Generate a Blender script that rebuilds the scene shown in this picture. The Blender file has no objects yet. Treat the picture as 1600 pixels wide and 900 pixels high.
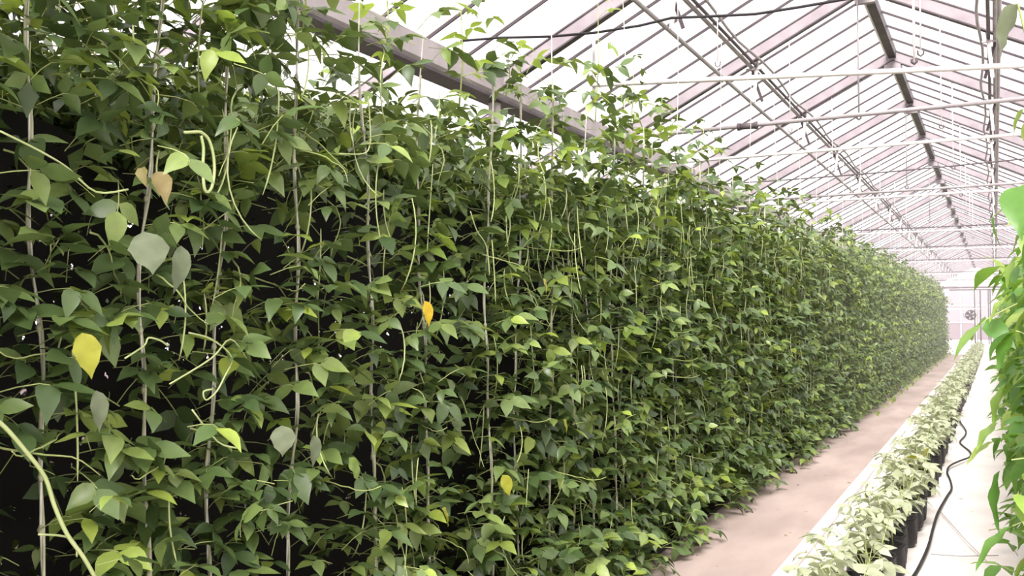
import bpy, math, random
import numpy as np
from mathutils import Matrix, Vector

# ---------------------------------------------------------------- camera, sky, exposure
SC = bpy.context.scene
COL = SC.collection
H = 1.5                                   # eye height
F_PX, YAW, PIT, ROL = 1495.6, 0.4675, 0.0319, -0.0027
Fw = Vector((-math.sin(YAW)*math.cos(PIT), math.cos(YAW)*math.cos(PIT), math.sin(PIT)))
Rt = Vector((math.cos(YAW), math.sin(YAW), 0.0))
Up = Rt.cross(Fw)
_c, _s = math.cos(ROL), math.sin(ROL)
Rt, Up = _c*Rt + _s*Up, -_s*Rt + _c*Up
cam_d = bpy.data.cameras.new('camera')
cam_d.sensor_width = 36.0
cam_d.lens = F_PX/1600.0*36.0
cam_d.clip_start = 0.02
cam = bpy.data.objects.new('camera', cam_d)
cam.matrix_world = Matrix(((Rt.x, Up.x, -Fw.x, 0), (Rt.y, Up.y, -Fw.y, 0), (Rt.z, Up.z, -Fw.z, H), (0, 0, 0, 1)))
COL.objects.link(cam)
SC.camera = cam

world = bpy.data.worlds.new('overcast_sky'); SC.world = world
world.use_nodes = True
_bg = world.node_tree.nodes['Background']
_bg.inputs['Color'].default_value = (1.0, 0.965, 0.975, 1)
_bg.inputs['Strength'].default_value = 0.75

sun_d = bpy.data.lights.new('sun', 'SUN'); sun_d.energy = 4.8; sun_d.angle = math.radians(25); sun_d.color = (1.0, 0.96, 0.92)
sun = bpy.data.objects.new('sun', sun_d); COL.objects.link(sun)
sun.rotation_euler = Vector((-0.12, 0.8, -0.72)).to_track_quat('-Z', 'Y').to_euler()

SC.view_settings.view_transform = 'Standard'
SC.view_settings.look = 'None'
SC.view_settings.gamma = 1.0
SC.view_settings.use_curve_mapping = False
SC.view_settings.exposure = 1.35
SC.cycles.max_bounces = 4
SC.cycles.diffuse_bounces = 2
SC.cycles.glossy_bounces = 1
SC.cycles.caustics_reflective = False
SC.cycles.caustics_refractive = False
SC.cycles.transmission_bounces = 4
SC.cycles.volume_bounces = 0

# ---------------------------------------------------------------- helpers
RNG = random.Random(7)
NP = np.random.default_rng(11)

def at_y(px, py, Y):                      # world point in the plane y = Y seen at a photo position (used to measure the place)
    d = Fw + Rt*((px-800)/F_PX) + Up*((450-py)/F_PX)
    t = Y/d.y
    return Vector((0, 0, H)) + d*t
def at_x(px, py, X):
    d = Fw + Rt*((px-800)/F_PX) + Up*((450-py)/F_PX)
    t = X/d.x
    return Vector((0, 0, H)) + d*t
def at_z(px, py, Z=0.0):
    d = Fw + Rt*((px-800)/F_PX) + Up*((450-py)/F_PX)
    t = (Z-H)/d.z
    return Vector((0, 0, H)) + d*t

def mesh_np(name, V, T, mats, mi=None, smooth=True):
    V = np.asarray(V, np.float32); T = np.asarray(T, np.int32)
    me = bpy.data.meshes.new(name)
    me.vertices.add(len(V)); me.vertices.foreach_set('co', V.ravel())
    me.loops.add(T.size); me.loops.foreach_set('vertex_index', T.ravel())
    me.polygons.add(len(T))
    me.polygons.foreach_set('loop_start', np.arange(0, T.size, 3, dtype=np.int32))
    if mi is not None: me.polygons.foreach_set('material_index', np.asarray(mi, np.int32))
    if smooth: me.polygons.foreach_set('use_smooth', np.ones(len(T), dtype=bool))
    for m in mats: me.materials.append(m)
    me.update(calc_edges=True); me.validate()
    return me

class MB:
    def __init__(s): s.v = []; s.f = []; s.m = []
    def _add(s, v, f, m=0):
        o = len(s.v); s.v += [tuple(p) for p in v]; s.f += [tuple(i+o for i in q) for q in f]; s.m += [m]*len(f)
    def box(s, x0, x1, y0, y1, z0, z1, m=0):
        s._add([(x0,y0,z0),(x1,y0,z0),(x1,y1,z0),(x0,y1,z0),(x0,y0,z1),(x1,y0,z1),(x1,y1,z1),(x0,y1,z1)],
               [(0,3,2,1),(4,5,6,7),(0,1,5,4),(1,2,6,5),(2,3,7,6),(3,0,4,7)], m); return s
    def bar(s, a, b, w, h, up=(0,0,1), m=0):      # rectangular bar a->b, w sideways, h along up
        a, b, up = Vector(a), Vector(b), Vector(up)
        d = (b-a).normalized(); r = d.cross(up).normalized(); u = r.cross(d)
        v = []
        for p in (a, b):
            v += [p-r*w/2-u*h/2, p+r*w/2-u*h/2, p+r*w/2+u*h/2, p-r*w/2+u*h/2]
        s._add(v, [(0,1,2,3),(7,6,5,4),(0,4,5,1),(1,5,6,2),(2,6,7,3),(3,7,4,0)], m); return s
    def tube(s, pts, r, n=6, m=0, cap=True):
        pts = [Vector(p) for p in pts]; k = len(pts)
        rr = r if isinstance(r, (list, tuple)) else [r]*k
        v = []; prev = None
        for i, p in enumerate(pts):
            d = (pts[min(i+1,k-1)]-pts[max(i-1,0)]).normalized()
            if prev is None:
                a = d.cross(Vector((0,0,1)) if abs(d.z) < .9 else Vector((1,0,0))).normalized()
            else:
                a = (prev - d*prev.dot(d)).normalized()
            prev = a; b = d.cross(a)
            for j in range(n):
                t = 2*math.pi*j/n
                v.append(p + (a*math.cos(t)+b*math.sin(t))*rr[i])
        f = []
        for i in range(k-1):
            for j in range(n):
                q = (j+1) % n
                f.append((i*n+j, i*n+q, (i+1)*n+q, (i+1)*n+j))
        if cap: f += [tuple(range(n-1,-1,-1)), tuple((k-1)*n+j for j in range(n))]
        s._add(v, f, m); return s
    def lathe(s, prof, n=14, c=(0,0,0), m=0):
        v = []; k = len(prof)
        for r, z in prof:
            for j in range(n):
                t = 2*math.pi*j/n; v.append((c[0]+r*math.cos(t), c[1]+r*math.sin(t), c[2]+z))
        f = [(i*n+j, i*n+(j+1)%n, (i+1)*n+(j+1)%n, (i+1)*n+j) for i in range(k-1) for j in range(n)]
        f += [tuple(range(n-1,-1,-1)), tuple((k-1)*n+j for j in range(n))]
        s._add(v, f, m); return s
    def mesh(s, name, mats, smooth=False):
        me = bpy.data.meshes.new(name); me.from_pydata(s.v, [], s.f)
        for mm in (mats if isinstance(mats, (list, tuple)) else [mats]): me.materials.append(mm)
        me.polygons.foreach_set('material_index', s.m)
        if smooth: me.polygons.foreach_set('use_smooth', [True]*len(s.f))
        me.update(); return me
    def build(s, name, mats, parent=None, smooth=False, loc=(0,0,0)):
        return put(name, s.mesh(name, mats, smooth), parent, loc)

def put(name, me, parent=None, loc=(0,0,0), rot=None, scale=None):
    o = bpy.data.objects.new(name, me); COL.objects.link(o)
    if rot is not None:
        o.rotation_euler = rot
    o.location = loc
    if scale is not None: o.scale = (scale,)*3 if isinstance(scale, (int, float)) else scale
    if parent is not None: o.parent = parent
    return o
def tag(o, label, cat, group=None, kind=None):
    if label: o['label'] = label
    if cat: o['category'] = cat
    if group: o['group'] = group
    if kind: o['kind'] = kind
    return o
def struct(o, label=None):
    o['kind'] = 'structure'
    if label: o['label'] = label
    return o
def empty(name, loc=(0,0,0)):
    o = bpy.data.objects.new(name, None); COL.objects.link(o); o.location = loc; o.empty_display_size = 0.1
    return o

def smooth(P):
    P = [Vector(p) for p in P]; out = []
    for a in range(len(P)-1):
        p0, p1, p2, p3 = P[max(a-1,0)], P[a], P[a+1], P[min(a+2,len(P)-1)]
        for t in (0,.25,.5,.75):
            out.append(.5*((2*p1)+(-p0+p2)*t+(2*p0-5*p1+4*p2-p3)*t*t+(-p0+3*p1-3*p2+p3)*t*t*t))
    return out + [P[-1]]
# ---------------------------------------------------------------- materials
def mat(name, rough=0.6, spec=0.3, metal=0.0, col=(.5,.5,.5)):
    m = bpy.data.materials.new(name); m.use_nodes = True
    b = m.node_tree.nodes['Principled BSDF']
    b.inputs['Base Color'].default_value = (*col, 1); b.inputs['Roughness'].default_value = rough
    b.inputs['Specular IOR Level'].default_value = spec; b.inputs['Metallic'].default_value = metal
    return m
def noisy(name, c0, c1, scale=6, rough=.7, spec=.25, metal=0, bump=0.0, detail=5, lo=.35, hi=.7, stretch=None, spots=None):
    m = mat(name, rough, spec, metal); nt = m.node_tree; n = nt.nodes; l = nt.links
    tc = n.new('ShaderNodeTexCoord'); mp = n.new('ShaderNodeMapping'); l.new(tc.outputs['Object'], mp.inputs[0])
    if stretch: mp.inputs['Scale'].default_value = stretch
    nz = n.new('ShaderNodeTexNoise'); nz.inputs['Scale'].default_value = scale; nz.inputs['Detail'].default_value = detail
    l.new(mp.outputs[0], nz.inputs['Vector'])
    rp = n.new('ShaderNodeValToRGB'); l.new(nz.outputs['Fac'], rp.inputs[0])
    rp.color_ramp.elements[0].position = lo; rp.color_ramp.elements[0].color = (*c0, 1)
    rp.color_ramp.elements[1].position = hi; rp.color_ramp.elements[1].color = (*c1, 1)
    out = rp.outputs[0]
    if spots:                                       # small dirt specks (colour, scale, threshold)
        n2 = n.new('ShaderNodeTexNoise'); n2.inputs['Scale'].default_value = spots[1]; n2.inputs['Detail'].default_value = 3
        l.new(tc.outputs['Object'], n2.inputs['Vector'])
        r2 = n.new('ShaderNodeValToRGB'); l.new(n2.outputs['Fac'], r2.inputs[0])
        r2.color_ramp.elements[0].position = spots[2]; r2.color_ramp.elements[0].color = (0,0,0,1)
        r2.color_ramp.elements[1].position = spots[2]+.05; r2.color_ramp.elements[1].color = (1,1,1,1)
        mx = n.new('ShaderNodeMix'); mx.data_type = 'RGBA'
        l.new(r2.outputs[0], mx.inputs['Factor']); l.new(out, mx.inputs['A']); mx.inputs['B'].default_value = (*spots[0], 1)
        out = mx.outputs['Result']
    l.new(out, n['Principled BSDF'].inputs['Base Color'])
    if bump:
        bp = n.new('ShaderNodeBump'); bp.inputs['Strength'].default_value = bump; bp.inputs['Distance'].default_value = .01
        l.new(nz.outputs['Fac'], bp.inputs['Height']); l.new(bp.outputs[0], n['Principled BSDF'].inputs['Normal'])
    return m
def leafmat(name, stops, trans=(.25,.4,.05), tfac=.3, rough=.42, spec=.45):
    m = bpy.data.materials.new(name); m.use_nodes = True; nt = m.node_tree; n = nt.nodes; l = nt.links
    b = n['Principled BSDF']; b.inputs['Roughness'].default_value = rough; b.inputs['Specular IOR Level'].default_value = spec
    oi = n.new('ShaderNodeObjectInfo'); ge = n.new('ShaderNodeNewGeometry')
    ad = n.new('ShaderNodeMath'); ad.operation = 'ADD'; l.new(oi.outputs['Random'], ad.inputs[0]); l.new(ge.outputs['Random Per Island'], ad.inputs[1])
    fr = n.new('ShaderNodeMath'); fr.operation = 'FRACT'; l.new(ad.outputs[0], fr.inputs[0])
    rp = n.new('ShaderNodeValToRGB'); l.new(fr.outputs[0], rp.inputs[0])
    e = rp.color_ramp.elements
    e[0].position = stops[0][0]; e[0].color = (*stops[0][1], 1); e[1].position = stops[-1][0]; e[1].color = (*stops[-1][1], 1)
    for p, c in stops[1:-1]:
        q = e.new(p); q.color = (*c, 1)
    tc = n.new('ShaderNodeTexCoord'); nz = n.new('ShaderNodeTexNoise'); nz.inputs['Scale'].default_value = 35; nz.inputs['Detail'].default_value = 2
    l.new(tc.outputs['Object'], nz.inputs['Vector'])
    mr = n.new('ShaderNodeMapRange'); mr.inputs['To Min'].default_value = .75; mr.inputs['To Max'].default_value = 1.25
    l.new(nz.outputs['Fac'], mr.inputs['Value'])
    mu = n.new('ShaderNodeMix'); mu.data_type = 'RGBA'; mu.blend_type = 'MULTIPLY'; mu.inputs['Factor'].default_value = 1
    l.new(rp.outputs[0], mu.inputs['A']); l.new(mr.outputs[0], mu.inputs['B'])
    l.new(mu.outputs['Result'], b.inputs['Base Color'])
    tr = n.new('ShaderNodeBsdfTranslucent')
    mt = n.new('ShaderNodeMix'); mt.data_type = 'RGBA'; mt.inputs['Factor'].default_value = .6
    l.new(mu.outputs['Result'], mt.inputs['A']); mt.inputs['B'].default_value = (*trans, 1)
    l.new(mt.outputs['Result'], tr.inputs['Color'])
    ms = n.new('ShaderNodeMixShader'); ms.inputs[0].default_value = tfac
    l.new(b.outputs[0], ms.inputs[1]); l.new(tr.outputs[0], ms.inputs[2]); l.new(ms.outputs[0], n['Material Output'].inputs[0])
    return m
def panemat(name, col, clear):
    m = bpy.data.materials.new(name); m.use_nodes = True; nt = m.node_tree; n = nt.nodes; l = nt.links
    n.remove(n['Principled BSDF'])
    t = n.new('ShaderNodeBsdfTransparent'); t.inputs[0].default_value = (1.0, .985, .99, 1)
    d = n.new('ShaderNodeBsdfTranslucent'); d.inputs[0].default_value = (*col, 1)
    e = n.new('ShaderNodeBsdfDiffuse'); e.inputs[0].default_value = (*col, 1)
    m1 = n.new('ShaderNodeMixShader'); m1.inputs[0].default_value = .35; l.new(d.outputs[0], m1.inputs[1]); l.new(e.outputs[0], m1.inputs[2])
    m2 = n.new('ShaderNodeMixShader'); m2.inputs[0].default_value = clear; l.new(m1.outputs[0], m2.inputs[1]); l.new(t.outputs[0], m2.inputs[2])
    l.new(m2.outputs[0], n['Material Output'].inputs[0])
    return m

M = {}
M['pane'] = panemat('roof_glass', (.95,.92,.93), .85)
M['wallpane'] = panemat('milky_wall_sheet', (.74,.66,.695), .08)
M['gable'] = panemat('gable_glass', (.97,.95,.95), .8)
M['skirt'] = panemat('lower_wall_sheet', (.62,.53,.57), .04)
M['galv'] = noisy('galvanised_steel', (.44,.40,.41), (.56,.51,.53), 5, rough=.5, spec=.4, metal=.15)
M['rafter'] = noisy('weathered_rafter_steel', (.24,.21,.23), (.31,.28,.295), 5, rough=.6, spec=.25)
M['white_pipe'] = noisy('white_painted_pipe', (.68,.65,.65), (.8,.77,.77), 4, rough=.45)
M['grey_pipe'] = noisy('grey_pipe', (.26,.24,.25), (.38,.35,.36), 4, rough=.5)
M['bar'] = noisy('dark_glazing_bar', (.045,.036,.04), (.075,.06,.066), 5, rough=.6)
M['ridge'] = noisy('dark_ridge_metal', (.045,.035,.04), (.09,.075,.08), 5, rough=.5)
M['dark'] = noisy('dark_steel', (.06,.05,.055), (.11,.09,.10), 5, rough=.5)
M['black'] = noisy('black_plastic', (.012,.012,.013), (.03,.028,.03), 8, rough=.5)
M['cable'] = mat('black_cable_rubber', .6, .3, 0, (.025,.022,.025))
M['concrete'] = noisy('pinkish_concrete', (.35,.28,.25), (.49,.40,.36), 1.6, rough=.85, bump=.25, detail=9, stretch=(1.6,.5,1), spots=((.22,.15,.12), 14, .70))
M['kerb'] = noisy('pale_kerb_concrete', (.60,.53,.52), (.78,.72,.70), 3, rough=.8, bump=.15)
M['cloth'] = noisy('white_ground_sheet', (.80,.73,.70), (.90,.85,.82), 2.2, rough=.7, bump=.3, detail=7, spots=((.45,.36,.30), 9, .70))
M['apron'] = noisy('white_concrete', (.80,.76,.74), (.90,.86,.85), 2, rough=.8)
M['soil'] = noisy('dark_bed_soil', (.02,.015,.011), (.06,.042,.03), 12, rough=.95, bump=.5)
M['outside'] = noisy('bare_ground', (.25,.22,.18), (.34,.30,.25), 3, rough=.9)
M['string'] = noisy('white_twine', (.52,.52,.44), (.70,.70,.62), 30, rough=.8)
M['stem'] = noisy('vine_stem', (.34,.36,.22), (.52,.52,.38), 14, rough=.6)
M['petiole'] = noisy('pale_petiole', (.27,.33,.11), (.42,.48,.20), 12, rough=.5)
M['pod'] = noisy('pale_green_pod', (.36,.44,.18), (.50,.56,.28), 9, rough=.45)
M['drypod'] = noisy('cream_dry_pod', (.52,.46,.30), (.66,.60,.44), 9, rough=.6)
GREEN = [(0,(.044,.082,.026)),(.3,(.076,.130,.040)),(.6,(.116,.182,.054)),(.82,(.168,.242,.070)),(.94,(.225,.31,.075)),(1,(.33,.43,.065))]
M['leaf'] = leafmat('bean_leaf', GREEN, (.26,.33,.05), .16, rough=.42, spec=.6)
M['young'] = leafmat('young_bean_leaf', [(0,(.17,.26,.06)),(.5,(.24,.35,.08)),(1,(.34,.45,.10))], (.45,.6,.06), .4)
M['seedleaf'] = leafmat('seedling_leaf', [(0,(.36,.41,.25)),(.5,(.46,.50,.34)),(1,(.56,.59,.43))], (.5,.56,.3), .3, rough=.5)
M['bigleaf'] = leafmat('large_glossy_leaf', [(0,(.06,.16,.03)),(.4,(.10,.24,.05)),(.75,(.17,.33,.07)),(1,(.34,.46,.10))], (.35,.6,.05), .38, rough=.4)
M['yellow'] = leafmat('yellowed_leaf', [(0,(.34,.36,.04)),(1,(.42,.40,.05))], (.6,.6,.05), .25)
M['orange'] = leafmat('orange_yellow_leaf', [(0,(.52,.36,.02)),(1,(.58,.42,.03))], (.7,.5,.05), .25)
M['tan'] = leafmat('dried_tan_leaf', [(0,(.22,.20,.07)),(1,(.28,.23,.10))], (.4,.3,.12), .15, rough=.7)
M['greyleaf'] = leafmat('dull_grey_green_leaf', [(0,(.12,.155,.085)),(1,(.17,.205,.12))], (.2,.25,.1), .15, rough=.6)

# ---------------------------------------------------------------- ground
PATH_L, PATH_R = -1.99, -1.16
BED_END = 43.0
Y0, Y1 = -6.0, 71.0
g = MB(); g.box(-30, 22, -25, 110, -.25, -.02); struct(g.build('floor', M['outside']), 'bare ground under and around the greenhouse')
g = MB(); g.box(PATH_L, PATH_R, Y0, BED_END+.2, -.03, 0.0); path = struct(g.build('path', M['concrete']), 'narrow pinkish concrete path beside the vine wall')
g = MB(); g.box(PATH_R, PATH_R+.09, Y0, BED_END, -.03, .035); struct(g.build('trim_1', M['kerb']), 'pale concrete kerb along the path')
def wavy_sheet(name, x0, x1, y0, y1, z, m, amp=.008):
    xs = np.linspace(x0, x1, 13); ys = np.linspace(y0, y1, 120)
    X, Y = np.meshgrid(xs, ys, indexing='ij')
    Z = z + amp*(np.sin(3.1*X+1.7*Y)+.7*np.sin(7.3*X-2.9*Y+1)+.5*np.sin(11*Y+3*X))
    V = np.stack([X, Y, Z], -1).reshape(-1, 3); q = np.arange(13*120).reshape(13, 120)
    a, b, c, d = q[:-1,:-1].ravel(), q[1:,:-1].ravel(), q[1:,1:].ravel(), q[:-1,1:].ravel()
    T = np.concatenate([np.stack([a,b,c],1), np.stack([a,c,d],1)])
    return put(name, mesh_np(name, V, T, [m]))
struct(wavy_sheet('ground_sheet', PATH_R+.09, 1.7, Y0, BED_END+8, .012, M['cloth']), 'white ground sheet between the planting rows')
g = MB(); g.box(-9.6, 1.7, BED_END, Y1, -.03, .002); struct(g.build('cross_path', M['apron']), 'white concrete apron at the far end')
g = MB(); g.box(-9.6, PATH_L, Y0, BED_END, -.03, .02); struct(g.build('planting_bed', M['soil']), 'dark soil bed under the vines')

# ---------------------------------------------------------------- roof
XR, ZR, SL = -1.156, H+3.532, .504
HALF = 2.774
ZG = ZR - SL*HALF                       # gutter height
XL, XRT = XR-HALF, XR+HALF
RAFT = [13.452+3*(k-2) for k in range(-4, 22)]
ceil = struct(empty('ceiling', (XR, 0, 0)), 'pitched glass roof on pale steel rafters')
TH = .15
def sloped(side):                       # a rafter of one side, local y = 0
    b = MB(); x1 = side*HALF; t = .055
    v = []
    for y in (-t/2, t/2):
        v += [(0,y,ZR), (x1,y,ZR-SL*HALF), (x1,y,ZR-SL*HALF-TH), (0,y,ZR-TH)]
    b._add(v, [(0,1,2,3),(7,6,5,4),(0,4,5,1),(1,5,6,2),(2,6,7,3),(3,7,4,0)])
    # dark lips along the upper and lower edge
    for dz in (-.006, -TH+.004):
        b.bar((0,0,ZR+dz), (x1,0,ZR-SL*HALF+dz), .075, .014, m=1)
    return b.mesh('rafter', [M['rafter'], M['dark']])
def glazing(side):
    b = MB(); b.bar((0,0,ZR+.008), (side*HALF,0,ZR-SL*HALF+.008), .015, .026); return b.mesh('glazing_bar', M['bar'])
def pane(side, w=.578):
    b = MB(); v = []
    for z in (.018, .024):
        v += [(side*.03,-w/2,ZR-SL*.03+z), (side*HALF,-w/2,ZR-SL*HALF+z), (side*HALF,w/2,ZR-SL*HALF+z), (side*.03,w/2,ZR-SL*.03+z)]
    f = [(0,3,2,1),(4,5,6,7),(0,1,5,4),(1,2,6,5),(2,3,7,6),(3,0,4,7)]
    if side < 0: f = [tuple(reversed(q)) for q in f]
    b._add(v, f); return b.mesh('roof_pane', M['pane'])
for s in (-1, 1):
    rm, gm, pm = sloped(s), glazing(s), pane(s)
    for i, y in enumerate(RAFT):
        put('rafter', rm, ceil, (0, y, 0))
        if i == len(RAFT)-1: continue
        for j in range(5):
            if j: put('glazing_bar', gm, ceil, (0, y+.6*j, 0))
            put('roof_pane', pm, ceil, (0, y+.6*j+.3, 0))
b = MB(); b.bar((0,RAFT[0],ZR-.05), (0,RAFT[-1],ZR-.05), .09, .13); b.build('ridge_beam', M['ridge'], ceil)
b = MB(); b.bar((-.065,RAFT[0],ZR-.08), (-.065,RAFT[-1],ZR-.08), .022, .05); b.build('ridge_rail', M['white_pipe'], ceil)
b = MB(); b.box(-.10,.10,-.035,.035,ZR-.27,ZR-.10); apex = b.mesh('apex_plate', M['rafter'])
for y in RAFT: put('apex_plate', apex, ceil, (0, y, 0))
# neighbouring bay to the left: same pitch, one sheet per bay
ceil2 = struct(empty('ceiling', (XL-HALF, 0, 0)), 'pitched glass roof of the neighbouring bay on the left')
for s in (-1, 1):
    rm, pm = sloped(s), pane(s, 2.94)
    for i, y in enumerate(RAFT):
        put('rafter', rm, ceil2, (0, y, 0))
        if i < len(RAFT)-1: put('roof_pane', pm, ceil2, (0, y+1.5, 0))
# gutters with their posts
def gutter(n, x, label):
    b = MB()
    prof = [(-.11,.06),(-.09,-.10),(-.05,-.14),(.05,-.14),(.09,-.10),(.11,.06),(.085,.06),(.06,-.08),(-.06,-.08),(-.085,.06)]
    v = [(px, y, ZG-.06+pz) for y in (RAFT[0], RAFT[-1]) for px, pz in prof]; k = len(prof)
    b._add(v, [(i, (i+1)%k, (i+1)%k+k, i+k) for i in range(k)] + [tuple(range(k-1,-1,-1)), tuple(range(k,2*k))])
    o = struct(b.build('trim_%d' % n, M['galv'], loc=(x,0,0)), label)
    b = MB(); b.bar((.0,RAFT[0],ZG-.215), (.0,RAFT[-1],ZG-.215), .20, .025); b.build('gutter_lip', M['dark'], o)
    b = MB(); b.box(-.04,.04,-.04,.04,0,ZG-.2); pm = b.mesh('post', M['galv'])
    for y in RAFT[::2]: put('post', pm, o, (0, y, 0))
gutter(2, XL, 'grey steel gutter beam running above the vine wall')
gutter(3, XRT, 'grey steel gutter beam above the right plant row')

# ---------------------------------------------------------------- walls
def sheet_wall(name, label, pts_fn, n, z0, z1, skirt, parent_loc):
    o = struct(empty(name, parent_loc), label); return o
def end_wall():
    o = struct(empty('wall_back', (0, Y1, 0)), 'far end wall of milky sheets with a bright gable')
    xs = [XL + i*(2*HALF)/6 for i in range(7)]
    rows = [(0.0, 1.15, 'skirt'), (1.15, 2.3, 'wallpane'), (2.3, ZG, 'wallpane')]
    for i in range(6):
        for z0, z1, m in rows:
            b = MB(); b.box(xs[i]+.03, xs[i+1]-.03, -.01, .01, z0+.03, z1-.03); b.build('sheet', M[m], o)
    for i in range(6):                                 # gable glass
        za, zb = (ZR-SL*abs(xs[i]-XR)-.12, ZR-SL*abs(xs[i+1]-XR)-.12)
        b = MB(); v = []
        for y in (-.01, .01): v += [(xs[i]+.02,y,ZG+.03),(xs[i+1]-.02,y,ZG+.03),(xs[i+1]-.02,y,max(zb,ZG+.04)),(xs[i]+.02,y,max(za,ZG+.04))]
        b._add(v, [(0,1,2,3),(7,6,5,4),(0,4,5,1),(1,5,6,2),(2,6,7,3),(3,7,4,0)]); b.build('gable_pane', M['gable'], o)
    for x in xs:
        b = MB(); b.box(x-.025, x+.025, -.03, .03, 0, ZG); b.build('mullion', M['white_pipe'], o)
    for z in (1.15, 2.3, ZG):
        b = MB(); b.box(XL, XRT, -.035, .035, z-.03, z+.03); b.build('rail', M['white_pipe'], o)
    for i in range(3):
        xa = XL-HALF*2+i*HALF*2/3
        b = MB(); b.box(xa+.03, xa+HALF*2/3-.03, -.01, .01, 0, ZG); b.build('sheet', M['wallpane'], o)
end_wall()
def side_wall(name, x, label):
    o = struct(empty(name, (x, 0, 0)), label)
    pm = MB(); pm.box(-.01,.01,-1.46,1.46,.9,ZG-.25); pm = pm.mesh('sheet', M['gable'])
    sm = MB(); sm.box(-.015,.015,-1.46,1.46,0,.86); sm = sm.mesh('lower_sheet', M['skirt'])
    mm = MB(); mm.box(-.03,.03,-.03,.03,0,ZG-.2); mm = mm.mesh('mullion', M['white_pipe'])
    for i, y in enumerate(RAFT):
        put('mullion', mm, o, (0,y,0))
        if i < len(RAFT)-1:
            put('sheet', pm, o, (0,y+1.5,0)); put('lower_sheet', sm, o, (0,y+1.5,0))
side_wall('wall_left', XL-2*HALF, 'long glazed side wall beyond the neighbouring bay')
side_wall('wall_right', XRT+.15, 'long glazed side wall behind the right plant row')

# ---------------------------------------------------------------- pipes hung along the house
def pipe_run(side, label):
    x0 = XR + side*1.20
    o = tag(empty('hung_pipe_run', (x0, 0, 0)), label, 'pipe run')
    zt, zl = H+2.76, H+2.385
    def line(dx, z, r, m, name, wav=0):
        pts = []
        y = RAFT[0]
        while y < RAFT[-1]+.01:
            ph = (y-RAFT[0])/3*2*math.pi
            pts.append((dx + wav*.02*math.sin(ph), y, z - wav*.05*(1-math.cos(ph))/2)); y += .5 if wav else 3.0
        b = MB(); b.tube(pts, r, 6); b.build(name, m, o, True)
    line(-side*.0, zt, .022, M['grey_pipe'], 'upper_pipe'); line(-side*.06, zt, .017, M['dark'], 'upper_pipe')
    line(-side*.135, zt+.03, .014, M['grey_pipe'], 'slack_pipe', 1)
    line(0.02*side, zl, .019, M['grey_pipe'], 'lower_pipe')
    hb = MB(); hb.bar((-side*.07,0,zt+.07),(-side*.03,0,zl-.02),.035,.012,(0,1,0)); hm = hb.mesh('hanger', M['white_pipe'])
    sb = MB(); sb.bar((side*.02,.04,zt+.03),(-side*.10,.10,zl+.0),.03,.02,(0,1,0)); sm = sb.mesh('strut', M['dark'])
    cb = MB(); cb.bar((-side*.12,.0,zt-.03),(side*.05,0,zt-.03),.03,.02); cm = cb.mesh('cross_clip', M['galv'])
    for y in RAFT:
        put('strut', sm, put('hanger', hm, o, (0,y+.06,0))); put('cross_clip', cm, o, (0,y+.06,0))
pipe_run(-1, 'grey pipes hung under the left roof slope, from front to back')
pipe_run(1, 'grey pipes hung under the right roof slope, above the right plants')

# pipes and wires across the house
def cross_pipe(y, xa, za, xb, zb, r, m, label, group=None, sag=0, name='cross_pipe'):
    n = 9 if sag else 2
    pts = []
    for i in range(n):
        t = i/(n-1); pts.append((xa+(xb-xa)*t, y, za+(zb-za)*t - sag*4*t*(1-t)))
    b = MB(); b.tube(pts, r, 8); tag(b.build(name, m, None, True), label, 'wire' if sag else 'pipe', group)
cross_pipe(7.7, -3.1, H+2.03, 1.62, H+1.70, .021, M['white_pipe'], 'nearest white pipe spanning the house, ending at the white rod')
cross_pipe(9.5, XL+.08, H+1.90, XRT-.05, H+1.93, .021, M['grey_pipe'], 'nearest dark grey pipe across the house with a dark collar')
cross_pipe(11.3, XL+.08, H+1.90, XRT-.05, H+1.92, .018, M['white_pipe'], 'second white pipe across the house, behind the dark grey one')
cross_pipe(13.1, XL+.08, H+1.86, XRT-.05, H+1.98, .009, M['dark'], 'thin dark wire sagging across the house behind the second white pipe', None, .05, 'cross_wire')
cross_pipe(15.6, XL+.08, H+1.90, XRT-.05, H+1.95, .020, M['grey_pipe'], 'grey pipe across the house, first beyond the sagging dark wire')
cross_pipe(15.95, XL+.08, H+1.86, XRT-.05, H+1.9, .018, M['white_pipe'], 'white pipe across the house close behind the second grey one')
for yy in (22.4, 28.6, 35.0, 45.0, 55.0):
    cross_pipe(yy, XL+.08, H+1.93, XRT-.05, H+1.95, .014, M['dark'], 'thin dark pipe crossing the far half of the house', 'distant dark pipes across the house')
    cross_pipe(yy+.3, XL+.08, H+1.87, XRT-.05, H+1.89, .02, M['white_pipe'], 'white pipe crossing the far half of the house', 'distant white pipes across the house')
b = MB(); b.tube([(-.09,0,0),(.09,0,0)], .032, 10); b.tube([(-.10,0,0),(-.07,0,0)], .038, 10); b.tube([(.07,0,0),(.10,0,0)], .038, 10)
p = at_y(1176, 201, 9.5); tag(b.build('pipe_collar', M['dark'], None, True, (p.x-.05, 9.5, H+1.905)), 'dark sleeve on the nearest grey cross pipe above the vines', 'pipe sleeve')
# black cable sagging high across the picture
pts = [at_y(x, y, 5.6) for x, y in ((720,64),(780,59),(862,57),(930,51),(1000,40),(1049,28),(1100,26),(1180,22),(1250,11),(1313,0),(1400,-16),(1480,-30))]
b = MB(); b.tube(pts, .0085, 6); tag(b.build('cable', M['cable'], None, True), 'black cable sagging under the roof above the vine wall', 'cable')
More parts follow.
